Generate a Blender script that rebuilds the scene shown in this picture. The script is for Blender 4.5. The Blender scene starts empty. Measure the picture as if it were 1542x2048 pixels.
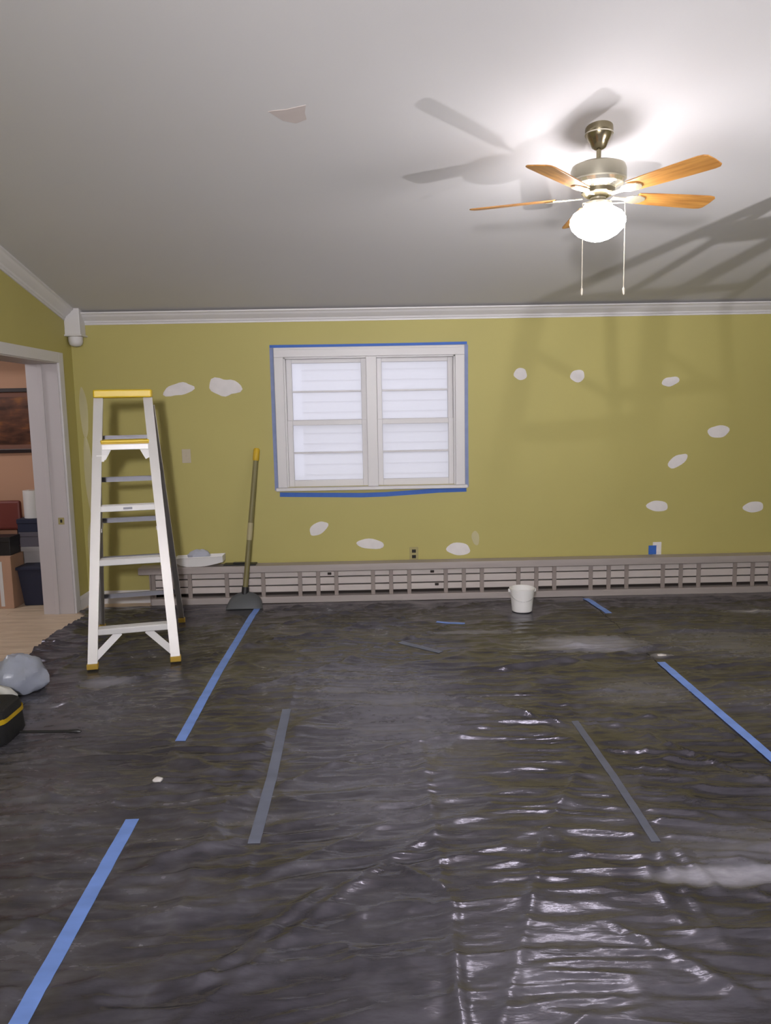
import bpy, math, random
import numpy as np
from mathutils import Vector, Matrix

random.seed(4)
S = bpy.context.scene
C = S.collection
PI = math.pi
R = math.radians

# ------------------------------------------------------------------ camera
EYE = Vector((0.0, 0.0, 1.59))
YAW, PITCH, ROLL = R(0.859), R(-7.49), R(1.05)
fwd = Vector((math.sin(YAW) * math.cos(PITCH), math.cos(YAW) * math.cos(PITCH), math.sin(PITCH)))
rgt = Vector((math.cos(YAW), -math.sin(YAW), 0))
upv = rgt.cross(fwd)
r2 = math.cos(ROLL) * rgt - math.sin(ROLL) * upv
u2 = math.sin(ROLL) * rgt + math.cos(ROLL) * upv
cd = bpy.data.cameras.new('camera')
cd.sensor_fit = 'VERTICAL'
cd.sensor_height = 36.0
cd.lens = 36.0 * 1540 / 2048
cd.clip_start = 0.05
cam = bpy.data.objects.new('camera', cd)
C.objects.link(cam)
m = Matrix((r2, u2, -fwd)).transposed().to_4x4()
m.translation = EYE
cam.matrix_world = m
S.camera = cam

# ------------------------------------------------------------------ world, sun, exposure
world = bpy.data.worlds.new('overcast_sky')
S.world = world
world.use_nodes = True
bg = world.node_tree.nodes['Background']
bg.inputs[0].default_value = (0.86, 0.86, 1.0, 1)
bg.inputs[1].default_value = 1.45
sun = bpy.data.lights.new('sun', 'SUN')
sun.energy = 1.6
sun.angle = R(25)
sun.color = (0.97, 0.97, 1.0)
so = bpy.data.objects.new('sun', sun)
so.rotation_euler = (R(35), 0, R(-8))
so.location = (0, -4, 9)
C.objects.link(so)
S.view_settings.view_transform = 'Standard'
S.view_settings.look = 'None'
S.view_settings.gamma = 1.0
S.view_settings.use_curve_mapping = False
S.view_settings.exposure = 0.0
GLOBE = 50.0       # emission of the lit fan globe
FLOOD_SIDE = 4700.0   # work light low on the right (throws the blade and ladder shadows on the ceiling)
FILL_REAR = 1180.0   # fill light added behind the camera to brighten the room

# ------------------------------------------------------------------ materials
M = {}
def mat(name, col, rough=0.5, metal=0.0, spec=0.5, noise=None, bump=None, emit=None):
    """noise=(scale, amount, stretch) colour mottling; bump=(scale, strength)"""
    mt = bpy.data.materials.new(name)
    mt.use_nodes = True
    nt = mt.node_tree
    b = nt.nodes['Principled BSDF']
    b.inputs['Base Color'].default_value = (*col, 1)
    b.inputs['Roughness'].default_value = rough
    b.inputs['Metallic'].default_value = metal
    b.inputs['Specular IOR Level'].default_value = spec
    if noise or bump:
        tc = nt.nodes.new('ShaderNodeTexCoord')
    if noise:
        sc, am, st = noise
        mp = nt.nodes.new('ShaderNodeMapping')
        mp.inputs['Scale'].default_value = st
        nt.links.new(tc.outputs['Object'], mp.inputs[0])
        n = nt.nodes.new('ShaderNodeTexNoise')
        n.inputs['Scale'].default_value = sc
        n.inputs['Detail'].default_value = 4
        nt.links.new(mp.outputs[0], n.inputs['Vector'])
        mx = nt.nodes.new('ShaderNodeMix')
        mx.data_type = 'RGBA'
        lo = [max(0, c * (1 - am)) for c in col]
        hi = [min(1, c * (1 + am)) for c in col]
        mx.inputs[6].default_value = (*lo, 1)
        mx.inputs[7].default_value = (*hi, 1)
        nt.links.new(n.outputs['Fac'], mx.inputs[0])
        nt.links.new(mx.outputs[2], b.inputs['Base Color'])
    if bump:
        n2 = nt.nodes.new('ShaderNodeTexNoise')
        n2.inputs['Scale'].default_value = bump[0]
        n2.inputs['Detail'].default_value = 3
        nt.links.new(tc.outputs['Object'], n2.inputs['Vector'])
        bp = nt.nodes.new('ShaderNodeBump')
        bp.inputs['Strength'].default_value = bump[1]
        bp.inputs['Distance'].default_value = 0.004
        nt.links.new(n2.outputs['Fac'], bp.inputs['Height'])
        nt.links.new(bp.outputs[0], b.inputs['Normal'])
    if emit:
        b.inputs['Emission Color'].default_value = (*emit[0], 1)
        b.inputs['Emission Strength'].default_value = emit[1]
    M[name] = mt
    return mt

mat('wall_paint', (0.46, 0.408, 0.135), 0.62, noise=(1.7, 0.05, (1, 1, 1)), bump=(160, 0.12))
mat('ceiling_paint', (0.585, 0.575, 0.58), 0.8, noise=(0.9, 0.035, (1, 1, 1)), bump=(120, 0.1))
mat('ceiling_pinkish', (0.52, 0.46, 0.44), 0.85, noise=(14, 0.06, (1, 1, 1)))
mat('white_trim', (0.66, 0.645, 0.655), 0.42, noise=(3, 0.03, (1, 1, 1)))
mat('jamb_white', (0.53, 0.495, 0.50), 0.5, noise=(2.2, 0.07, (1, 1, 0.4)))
mat('spackle', (0.76, 0.73, 0.73), 0.9, noise=(18, 0.08, (1, 1, 1)), bump=(70, 0.3))
mat('joint_compound', (0.53, 0.49, 0.29), 0.85, noise=(7, 0.2, (1, 1, 0.3)))
mat('blue_tape', (0.035, 0.13, 0.50), 0.6, noise=(25, 0.12, (1, 1, 1)))
mat('pale_blue_tape', (0.22, 0.27, 0.46), 0.65, noise=(20, 0.15, (1, 1, 1)))
mat('floor_tape', (0.18, 0.31, 0.74), 0.5, noise=(5, 0.28, (1, 2.5, 1)))
mat('crease_reflection', (0.105, 0.115, 0.16), 0.5, noise=(6, 0.3, (1, 2, 1)))  # reflection on a fold crease put into the colour
mat('tape_and_crease_reflection', (0.14, 0.155, 0.215), 0.55, noise=(6, 0.3, (1, 2, 1)))  # dusty tape scrap, and a fold crease reflection put into the colour
mat('aluminium', (0.52, 0.505, 0.49), 0.42, metal=0.25, noise=(5, 0.1, (1, 1, 0.5)))
mat('bright_aluminium', (0.74, 0.73, 0.73), 0.38, metal=0.15)
mat('badge_and_shade_aluminium', (0.26, 0.26, 0.30), 0.5, metal=0.4)  # dark badge; on the rear rungs, shade put into the aluminium's colour
mat('yellow_plastic', (0.80, 0.55, 0.01), 0.4)
mat('ochre_rubber', (0.47, 0.30, 0.035), 0.6)
mat('plank_metal', (0.40, 0.355, 0.335), 0.55, metal=0.2, noise=(6, 0.16, (0.4, 1, 3)))
mat('plank_slat', (0.56, 0.505, 0.48), 0.55, metal=0.15, noise=(4, 0.14, (1, 1, 4)))
mat('plank_rib', (0.30, 0.255, 0.235), 0.6, metal=0.2, noise=(9, 0.2, (1, 1, 1)))
mat('plank_inner', (0.03, 0.023, 0.02), 0.9)
mat('white_plastic', (0.78, 0.77, 0.76), 0.35)
mat('pail_plastic', (0.80, 0.79, 0.78), 0.4, noise=(6, 0.04, (1, 1, 1)))
mat('steel_wire', (0.5, 0.5, 0.5), 0.35, metal=0.9)
mat('black_plastic', (0.015, 0.015, 0.016), 0.45)
mat('dark_hole', (0.02, 0.018, 0.015), 0.8)
mat('plate_ivory', (0.50, 0.44, 0.33), 0.45)
mat('plate_yellowed', (0.36, 0.31, 0.13), 0.45)
mat('grey_pan', (0.085, 0.09, 0.095), 0.55, noise=(8, 0.12, (1, 1, 1)))
mat('olive_pole', (0.19, 0.165, 0.065), 0.5, noise=(9, 0.15, (1, 1, 0.4)))
mat('pole_sleeve', (0.40, 0.35, 0.20), 0.55)
mat('ochre_grip', (0.62, 0.40, 0.02), 0.5)
mat('rag_blue', (0.44, 0.46, 0.54), 0.9, noise=(12, 0.1, (1, 1, 1)))
mat('rag_white', (0.66, 0.66, 0.64), 0.9, noise=(12, 0.1, (1, 1, 1)))
mat('bag_film', (0.36, 0.39, 0.48), 0.3, noise=(7, 0.25, (1, 1, 1)), bump=(30, 0.6))
mat('tool_black', (0.012, 0.012, 0.013), 0.7, bump=(200, 0.5))
mat('tool_yellow', (0.58, 0.38, 0.012), 0.5)
mat('tan_wall', (0.44, 0.25, 0.16), 0.7, noise=(1.2, 0.05, (1, 1, 1)))
mat('frame_black', (0.018, 0.010, 0.010), 0.4)
mat('mat_board', (0.17, 0.075, 0.05), 0.7)
mat('navy', (0.014, 0.018, 0.042), 0.6)
mat('slate_box', (0.10, 0.09, 0.11), 0.6)
mat('grey_box', (0.33, 0.31, 0.31), 0.7)
mat('paper_white', (0.62, 0.61, 0.60), 0.85)
mat('cardboard', (0.44, 0.27, 0.185), 0.85, noise=(5, 0.1, (6, 1, 1)))
mat('maroon', (0.14, 0.028, 0.02), 0.55)
mat('blue_box', (0.03, 0.07, 0.20), 0.5)
mat('siding', (0.86, 0.86, 0.90), 0.6)
mat('ground', (0.55, 0.55, 0.54), 0.9)
mat('subfloor', (0.10, 0.07, 0.05), 0.9)
mat('antique_brass', (0.30, 0.26, 0.17), 0.25, metal=0.9)
mat('motor_brass', (0.46, 0.43, 0.34), 0.3, metal=0.75)
mat('polished_brass', (0.85, 0.80, 0.66), 0.22, metal=0.85)
mat('chain_brass', (0.72, 0.66, 0.55), 0.4, metal=0.4)

def wood(name, c1, c2, scale, stretch, rough):
    mt = bpy.data.materials.new(name)
    mt.use_nodes = True
    nt = mt.node_tree
    b = nt.nodes['Principled BSDF']
    b.inputs['Roughness'].default_value = rough
    tc = nt.nodes.new('ShaderNodeTexCoord')
    oi = nt.nodes.new('ShaderNodeObjectInfo')
    ad = nt.nodes.new('ShaderNodeVectorMath')
    mp = nt.nodes.new('ShaderNodeMapping')
    mp.inputs['Scale'].default_value = stretch
    n = nt.nodes.new('ShaderNodeTexNoise')
    n.inputs['Scale'].default_value = scale
    n.inputs['Detail'].default_value = 6
    n.inputs['Distortion'].default_value = 0.6
    ra = nt.nodes.new('ShaderNodeValToRGB')
    ra.color_ramp.elements[0].position = 0.32
    ra.color_ramp.elements[0].color = (*c1, 1)
    ra.color_ramp.elements[1].position = 0.7
    ra.color_ramp.elements[1].color = (*c2, 1)
    cb = nt.nodes.new('ShaderNodeCombineXYZ')
    ml = nt.nodes.new('ShaderNodeMath')
    ml.operation = 'MULTIPLY'
    ml.inputs[1].default_value = 31.0
    nt.links.new(oi.outputs['Random'], ml.inputs[0])
    nt.links.new(ml.outputs[0], cb.inputs[0])
    nt.links.new(ml.outputs[0], cb.inputs[1])
    nt.links.new(tc.outputs['Object'], mp.inputs[0])
    nt.links.new(mp.outputs[0], ad.inputs[0])
    nt.links.new(cb.outputs[0], ad.inputs[1])
    nt.links.new(ad.outputs[0], n.inputs['Vector'])
    nt.links.new(n.outputs['Fac'], ra.inputs[0])
    nt.links.new(ra.outputs[0], b.inputs['Base Color'])
    M[name] = mt
wood('floor_board', (0.50, 0.38, 0.27), (0.70, 0.57, 0.43), 3.0, (1, 9, 1), 0.5)
wood('blade_wood', (0.36, 0.15, 0.035), (0.60, 0.29, 0.07), 4.0, (1.2, 12, 1), 0.38)

# framed print: brown landscape-like smudges
def print_mat():
    mt = bpy.data.materials.new('brown_print')
    mt.use_nodes = True
    nt = mt.node_tree
    b = nt.nodes['Principled BSDF']
    b.inputs['Roughness'].default_value = 0.35
    tc = nt.nodes.new('ShaderNodeTexCoord')
    mp = nt.nodes.new('ShaderNodeMapping')
    mp.inputs['Scale'].default_value = (1.6, 1, 5)
    n = nt.nodes.new('ShaderNodeTexNoise')
    n.inputs['Scale'].default_value = 2.6
    n.inputs['Detail'].default_value = 5
    ra = nt.nodes.new('ShaderNodeValToRGB')
    e = ra.color_ramp.elements
    e[0].position = 0.36; e[0].color = (0.035, 0.014, 0.009, 1)
    e[1].position = 0.72; e[1].color = (0.30, 0.115, 0.022, 1)
    k = ra.color_ramp.elements.new(0.55); k.color = (0.115, 0.045, 0.025, 1)
    nt.links.new(tc.outputs['Object'], mp.inputs[0])
    nt.links.new(mp.outputs[0], n.inputs['Vector'])
    nt.links.new(n.outputs['Fac'], ra.inputs[0])
    nt.links.new(ra.outputs[0], b.inputs['Base Color'])
    M['brown_print'] = mt
print_mat()

def pane_mat():
    """glass behind a thin milky protective film"""
    mt = bpy.data.materials.new('pane_glass')
    mt.use_nodes = True
    nt = mt.node_tree
    nt.nodes.remove(nt.nodes['Principled BSDF'])
    out = nt.nodes['Material Output']
    tr = nt.nodes.new('ShaderNodeBsdfTransparent')
    tr.inputs[0].default_value = (0.95, 0.95, 0.96, 1)
    tl = nt.nodes.new('ShaderNodeBsdfTranslucent')
    tl.inputs[0].default_value = (0.9, 0.9, 0.92, 1)
    gl = nt.nodes.new('ShaderNodeBsdfGlossy')
    gl.inputs['Roughness'].default_value = 0.45
    fr = nt.nodes.new('ShaderNodeFresnel')
    fr.inputs[0].default_value = 1.35
    m0 = nt.nodes.new('ShaderNodeMixShader')
    m0.inputs[0].default_value = 0.55
    mx = nt.nodes.new('ShaderNodeMixShader')
    nt.links.new(tr.outputs[0], m0.inputs[1])
    nt.links.new(tl.outputs[0], m0.inputs[2])
    nt.links.new(fr.outputs[0], mx.inputs[0])
    nt.links.new(m0.outputs[0], mx.inputs[1])
    nt.links.new(gl.outputs[0], mx.inputs[2])
    nt.links.new(mx.outputs[0], out.inputs[0])
    M['pane_glass'] = mt
pane_mat()

def sheet_mat():
    mt = bpy.data.materials.new('black_poly_sheet')
    mt.use_nodes = True
    nt = mt.node_tree
    b = nt.nodes['Principled BSDF']
    at = nt.nodes.new('ShaderNodeAttribute')
    at.attribute_name = 'dust'
    tc = nt.nodes.new('ShaderNodeTexCoord')
    mp = nt.nodes.new('ShaderNodeMapping')
    mp.inputs['Scale'].default_value = (1.0, 2.2, 1)
    nt.links.new(tc.outputs['Object'], mp.inputs[0])
    n = nt.nodes.new('ShaderNodeTexNoise')
    n.inputs['Scale'].default_value = 26
    n.inputs['Detail'].default_value = 5
    nt.links.new(mp.outputs[0], n.inputs['Vector'])
    mu = nt.nodes.new('ShaderNodeMath')
    mu.operation = 'MULTIPLY_ADD'
    mu.inputs[1].default_value = 0.9
    mu.inputs[2].default_value = 0.55
    nt.links.new(n.outputs['Fac'], mu.inputs[0])
    m2 = nt.nodes.new('ShaderNodeMath')
    m2.operation = 'MULTIPLY'
    m2.use_clamp = True
    nt.links.new(mu.outputs[0], m2.inputs[0])
    nt.links.new(at.outputs['Fac'], m2.inputs[1])
    mx = nt.nodes.new('ShaderNodeMix')
    mx.data_type = 'RGBA'
    mx.inputs[6].default_value = (0.017, 0.015, 0.018, 1)
    mx.inputs[7].default_value = (0.40, 0.39, 0.44, 1)
    nt.links.new(m2.outputs[0], mx.inputs[0])
    nt.links.new(mx.outputs[2], b.inputs['Base Color'])
    rr = nt.nodes.new('ShaderNodeMapRange')
    rr.inputs['To Min'].default_value = 0.16
    rr.inputs['To Max'].default_value = 0.75
    nt.links.new(m2.outputs[0], rr.inputs['Value'])
    nt.links.new(rr.outputs[0], b.inputs['Roughness'])
    b.inputs['Specular IOR Level'].default_value = 0.85
    b.inputs['Specular Tint'].default_value = (0.82, 0.785, 1.0, 1)
    b.inputs['Coat Weight'].default_value = 0.0
    b.inputs['Coat Roughness'].default_value = 0.11
    n2 = nt.nodes.new('ShaderNodeTexNoise')
    n2.inputs['Scale'].default_value = 34
    n2.inputs['Detail'].default_value = 4
    mp2 = nt.nodes.new('ShaderNodeMapping')
    mp2.inputs['Scale'].default_value = (0.5, 1.6, 1)
    nt.links.new(tc.outputs['Object'], mp2.inputs[0])
    nt.links.new(mp2.outputs[0], n2.inputs['Vector'])
    bp = nt.nodes.new('ShaderNodeBump')
    bp.inputs['Strength'].default_value = 0.35
    bp.inputs['Distance'].default_value = 0.006
    nt.links.new(n2.outputs['Fac'], bp.inputs['Height'])
    nt.links.new(bp.outputs[0], b.inputs['Normal'])
    M['black_poly_sheet'] = mt
sheet_mat()

def globe_mat(name, strength):
    mt = bpy.data.materials.new(name)
    mt.use_nodes = True
    nt = mt.node_tree
    nt.nodes.remove(nt.nodes['Principled BSDF'])
    em = nt.nodes.new('ShaderNodeEmission')
    em.inputs[0].default_value = (1.0, 0.96, 0.985, 1)
    em.inputs[1].default_value = strength
    nt.links.new(em.outputs[0], nt.nodes['Material Output'].inputs[0])
    M[name] = mt
globe_mat('lit_globe', GLOBE)
globe_mat('lit_flood_side', FLOOD_SIDE)
globe_mat('lit_fill_rear', FILL_REAR)
globe_mat('lit_fill_dome', 72.0)

# ------------------------------------------------------------------ helpers
class MB:
    def __init__(self):
        self.v = []
        self.f = []
    def add(self, vs, fs):
        o = len(self.v)
        self.v += [tuple(p) for p in vs]
        self.f += [tuple(i + o for i in q) for q in fs]
        return self
    def box(self, x0, x1, y0, y1, z0, z1):
        return self.add([(x0, y0, z0), (x1, y0, z0), (x1, y1, z0), (x0, y1, z0), (x0, y0, z1), (x1, y0, z1), (x1, y1, z1), (x0, y1, z1)],
                        [(0, 3, 2, 1), (4, 5, 6, 7), (0, 1, 5, 4), (1, 2, 6, 5), (2, 3, 7, 6), (3, 0, 4, 7)])
    def bar(self, a, b, w, d, side=(1, 0, 0), w2=None):
        """box from a to b; w along 'side', d along the other normal; w2 = width at b"""
        a, b = Vector(a), Vector(b)
        t = (b - a).normalized()
        s = Vector(side)
        s = (s - t * s.dot(t)).normalized()
        n = t.cross(s)
        w2 = w if w2 is None else w2
        vs = []
        for p, ww in ((a, w), (b, w2)):
            for i, j in ((-1, -1), (1, -1), (1, 1), (-1, 1)):
                vs.append(p + s * (i * ww / 2) + n * (j * d / 2))
        return self.add(vs, [(3, 2, 1, 0), (4, 5, 6, 7), (0, 1, 5, 4), (1, 2, 6, 5), (2, 3, 7, 6), (3, 0, 4, 7)])
    def tube(self, pts, r, n=10):
        pts = [Vector(p) for p in pts]
        rs = r if isinstance(r, (list, tuple)) else [r] * len(pts)
        vs, fs = [], []
        for i, p in enumerate(pts):
            t = (pts[min(i + 1, len(pts) - 1)] - pts[max(i - 1, 0)]).normalized()
            a = Vector((0, 0, 1)) if abs(t.z) < 0.9 else Vector((1, 0, 0))
            s = t.cross(a).normalized()
            q = t.cross(s)
            for k in range(n):
                an = 2 * PI * k / n
                vs.append(p + (s * math.cos(an) + q * math.sin(an)) * rs[i])
        for i in range(len(pts) - 1):
            for k in range(n):
                k2 = (k + 1) % n
                fs.append((i * n + k, i * n + k2, (i + 1) * n + k2, (i + 1) * n + k))
        fs.append(tuple(range(n - 1, -1, -1)))
        fs.append(tuple(range((len(pts) - 1) * n, len(pts) * n)))
        return self.add(vs, fs)
    def lathe(self, prof, c=(0, 0, 0), n=28, cap=True):
        vs, fs = [], []
        for r, z in prof:
            for k in range(n):
                a = 2 * PI * k / n
                vs.append((c[0] + r * math.cos(a), c[1] + r * math.sin(a), c[2] + z))
        for i in range(len(prof) - 1):
            for k in range(n):
                k2 = (k + 1) % n
                fs.append((i * n + k, i * n + k2, (i + 1) * n + k2, (i + 1) * n + k))
        if cap:
            fs.append(tuple(range(n - 1, -1, -1)))
            fs.append(tuple(range((len(prof) - 1) * n, len(prof) * n)))
        return self.add(vs, fs)
    def prism(self, poly, lo, hi, axis=1):
        """polygon (a, b) extruded along axis from lo to hi; axis 0: (y,z), 1: (x,z), 2: (x,y)"""
        def P(a, b, t):
            return [(t, a, b), (a, t, b), (a, b, t)][axis]
        n = len(poly)
        vs = [P(a, b, lo) for a, b in poly] + [P(a, b, hi) for a, b in poly]
        fs = [tuple(range(n - 1, -1, -1)), tuple(range(n, 2 * n))]
        for i in range(n):
            j = (i + 1) % n
            fs.append((i, j, n + j, n + i))
        return self.add(vs, fs)
    def sweep(self, prof, pts, frames):
        """closed profile [(u,v)] at pts with frames [(U,V)]"""
        n = len(prof)
        vs, fs = [], []
        for p, (U, V) in zip(pts, frames):
            for u, v in prof:
                vs.append(Vector(p) + Vector(U) * u + Vector(V) * v)
        for i in range(len(pts) - 1):
            for k in range(n):
                k2 = (k + 1) % n
                fs.append((i * n + k, i * n + k2, (i + 1) * n + k2, (i + 1) * n + k))
        fs.append(tuple(range(n - 1, -1, -1)))
        fs.append(tuple(range((len(pts) - 1) * n, len(pts) * n)))
        return self.add(vs, fs)
    def shift(self, d):
        d = Vector(d)
        self.v = [tuple(Vector(p) + d) for p in self.v]
        return self
    def xf(self, mt):
        self.v = [tuple(mt @ Vector(p)) for p in self.v]
        return self
    def build(self, name, material, parent=None, smooth=False, bevel=0.0, world=True):
        """world=True: coordinates are in metres in the room; the parent has no rotation"""
        if parent is not None and world:
            w = Vector(parent.location)
            if parent.parent is not None:
                w = w + Vector(parent.parent.location)
            self.shift(-w)
        me = bpy.data.meshes.new(name)
        me.from_pydata(self.v, [], self.f)
        me.validate()
        import bmesh
        bm = bmesh.new()
        bm.from_mesh(me)
        bmesh.ops.recalc_face_normals(bm, faces=bm.faces)
        bm.to_mesh(me)
        bm.free()
        me.materials.append(M[material])
        o = bpy.data.objects.new(name, me)
        C.objects.link(o)
        if parent is not None:
            o.parent = parent
        if smooth:
            for p in me.polygons:
                p.use_smooth = True
            try:
                me.set_sharp_from_angle(angle=R(40))
            except Exception:
                pass
        if bevel:
            bv = o.modifiers.new('bevel', 'BEVEL')
            bv.width = bevel
            bv.segments = 2
            bv.limit_method = 'ANGLE'
        return o

def tag(o, label, cat, group=None, kind=None):
    o['label'] = label
    o['category'] = cat
    if group:
        o['group'] = group
    if kind:
        o['kind'] = kind
    return o
def empty(name, loc=(0, 0, 0), rz=0.0):
    o = bpy.data.objects.new(name, None)
    o.empty_display_size = 0.1
    C.objects.link(o)
    o.location = loc
    o.rotation_euler = (0, 0, rz)
    return o
def copy_tree(o, parent=None):
    c = o.copy()
    C.objects.link(c)
    c.parent = parent
    for ch in [q for q in list(C.objects) if q.parent == o]:
        copy_tree(ch, c)
    return c

# ------------------------------------------------------------------ room dimensions
XL, XR = -2.45, 4.80         # left wall face, right wall face
YF, YB = 6.47, -3.60         # far wall face, wall behind the camera
WL = 0.24                    # thickness of the left wall
SL = 0.21                    # slope of the vaulted ceiling
YR = 1.45                    # ridge
def ceil_z(y):
    return 2.42 + SL * (YF - y) if y >= YR else 2.42 + SL * (YF - YR) - SL * (YR - y)
WX0, WX1, WZ0, WZ1 = -0.735, 0.705, 0.965, 2.055   # rough window opening
DY0, DY1, DZ = 4.50, 6.16, 2.02                    # doorway in the left wall

# floor and its boards near the doorway
fl = MB().box(-5.6, XR + 0.2, YB - 0.2, 7.2, -0.12, -0.018).build('floor', 'subfloor')
tag(fl, 'wooden floor running through the doorway, mostly hidden by black plastic', 'floor', kind='structure')
yy = 3.90
row = 0
while yy < 6.98:
    w = 0.083
    x = -5.5 + (row % 3) * 0.35
    segs = []
    while x < -1.9:
        x2 = min(x + 1.25 + 0.2 * ((row * 7) % 3), -1.9)
        segs.append((x, x2))
        x = x2
    for a, b in segs:
        if b < -4.2:
            continue
        hi_y = min(yy + w - 0.002, 6.99)
        # boards stop at the far wall right of the doorway wall
        if yy > 6.40 and b > -2.70:
            b = -2.70
            if a >= b:
                continue
        MB().box(a + 0.001, b - 0.001, yy, hi_y, -0.018, 0.0).build('floor_board', 'floor_board', fl, bevel=0.0015)
    yy += w
    row += 1

# far wall with window opening
wb = MB()
X0, X1, TH = XL - WL, XR + 0.2, 0.15
wb.box(X0, WX0, YF, YF + TH, -0.1, 2.52)
wb.box(WX1, X1, YF, YF + TH, -0.1, 2.52)
wb.box(WX0, WX1, YF, YF + TH, -0.1, WZ0)
wb.box(WX0, WX1, YF, YF + TH, WZ1, 2.52)
wall_back = wb.build('wall_back', 'wall_paint')
tag(wall_back, 'yellow-green painted wall with white spackle patches around the window', 'wall', kind='structure')

# left wall with doorway, gable top
wl = MB()
def gable(y0, y1, z0, x0=XL - WL, x1=XL):
    ys = [y0] + ([YR] if y0 < YR < y1 else []) + [y1]
    poly = [(y0, z0), (y1, z0)] + [(y, ceil_z(y) + 0.05) for y in reversed(ys)]
    wl.prism(poly, x0, x1, axis=0)
gable(YB, DY0, -0.1)
gable(DY0, DY1, DZ)
gable(DY1, YF, -0.1)
wl.prism([(YF, -0.1), (7.05, -0.1), (7.05, 2.46), (YF, 2.46)], XL - WL, XL - WL + 0.1, axis=0)
wall_left = wl.build('wall_left', 'wall_paint')
tag(wall_left, 'yellow-green gable wall with an open white doorway', 'wall', kind='structure')
wr = MB()
poly = [(YB, -0.1), (YF, -0.1), (YF, ceil_z(YF) + .05), (YR, ceil_z(YR) + .05), (YB, ceil_z(YB) + .05)]
wr.prism(poly, XR, XR + 0.2, axis=0)
tag(wr.build('wall_right', 'wall_paint'), 'yellow-green side wall out of view on the right', 'wall', kind='structure')
tag(MB().box(XL - WL, XR + 0.2, YB - 0.2, YB, -0.1, 2.7).build('wall_front', 'wall_paint'),
    'yellow-green wall behind the viewer', 'wall', kind='structure')
# vaulted ceiling
cl = MB()
for ya, yb in ((YR, YF + 0.15), (YB - 0.2, YR)):
    za = ceil_z(ya); zb = ceil_z(yb)
    cl.add([(XL - WL, ya, za), (X1, ya, za), (X1, yb, zb), (XL - WL, yb, zb), (XL - WL, ya, za + .12), (X1, ya, za + .12), (X1, yb, zb + .12), (XL - WL, yb, zb + .12)],
           [(0, 1, 2, 3), (7, 6, 5, 4), (0, 4, 5, 1), (1, 5, 6, 2), (2, 6, 7, 3), (3, 7, 4, 0)])
ceiling = cl.build('ceiling', 'ceiling_paint')
tag(ceiling, 'white vaulted ceiling sloping down to the crown moulding', 'ceiling', kind='structure')
# small pinkish triangle on the ceiling
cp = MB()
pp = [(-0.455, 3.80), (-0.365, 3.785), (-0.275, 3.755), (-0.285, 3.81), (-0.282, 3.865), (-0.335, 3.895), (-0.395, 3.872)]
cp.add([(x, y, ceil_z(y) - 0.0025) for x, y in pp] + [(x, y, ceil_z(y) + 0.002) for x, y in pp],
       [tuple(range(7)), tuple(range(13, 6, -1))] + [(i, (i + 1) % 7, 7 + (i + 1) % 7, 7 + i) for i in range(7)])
o = cp.build('pinkish_patch', 'ceiling_pinkish', ceiling)
o['label'] = 'small pinkish triangular patch on the ceiling'

# crown mouldings
CROWN = [(0, 0), (0.082, 0), (0.082, -0.012), (0.070, -0.018), (0.058, -0.034), (0.036, -0.052), (0.022, -0.062), (0.018, -0.076), (0.010, -0.080), (0.010, -0.094), (0, -0.094)]
tr = MB().sweep(CROWN, [(XL + 0.10, YF, 2.42), (XR, YF, 2.42)], [((0, -1, 0), (0, 0, 1))] * 2).build('trim_1', 'white_trim')
tag(tr, 'white crown moulding along the top of the window wall', 'moulding', kind='structure')
for n_, ya, yb in (('trim_2', YF - 0.10, YR),):
    t = MB().sweep(CROWN, [(XL, ya, ceil_z(ya)), (XL, yb, ceil_z(yb)), (XL, YB, ceil_z(YB))], [((1, 0, 0), (0, 0, 1))] * 3).build(n_, 'white_trim')
    tag(t, 'white crown moulding climbing the slope of the doorway wall', 'moulding', kind='structure')
cb = empty('trim_3', (XL, YF, 2.20))
tag(cb, 'white corner block with rounded foot where the crown mouldings meet', 'corner block', kind='structure')
MB().box(XL, XL + 0.125, YF - 0.125, YF, 2.235, 2.46).build('block', 'white_trim', cb, bevel=0.006)
MB().box(XL, XL + 0.14, YF - 0.14, YF, 2.228, 2.242).build('collar', 'white_trim', cb, bevel=0.004)
MB().lathe([(0.012, 2.150), (0.035, 2.155), (0.050, 2.170), (0.056, 2.19), (0.056, 2.226), (0.050, 2.232)], (XL + 0.062, YF - 0.062, 0)).build('drop', 'white_trim', cb, smooth=True)

# baseboards
BB = [(0, 0), (0.014, 0), (0.014, 0.085), (0.009, 0.098), (0.004, 0.11), (0, 0.11)]
b = MB().sweep(BB, [(XL, YF, 0), (XR, YF, 0)], [((0, -1, 0), (0, 0, 1))] * 2).build('baseboard_back', 'white_trim')
tag(b, 'white baseboard under the window wall behind the ladder', 'baseboard', kind='structure')
b = MB().sweep(BB, [(XL, DY1 + 0.09, 0), (XL, YF - 0.015, 0)], [((1, 0, 0), (0, 0, 1))] * 2)
b.sweep(BB, [(XL, YB, 0), (XL, DY0 - 0.09, 0)], [((1, 0, 0), (0, 0, 1))] * 2)
tag(b.build('baseboard_left', 'white_trim'), 'white baseboard on the doorway wall', 'baseboard', kind='structure')

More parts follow.
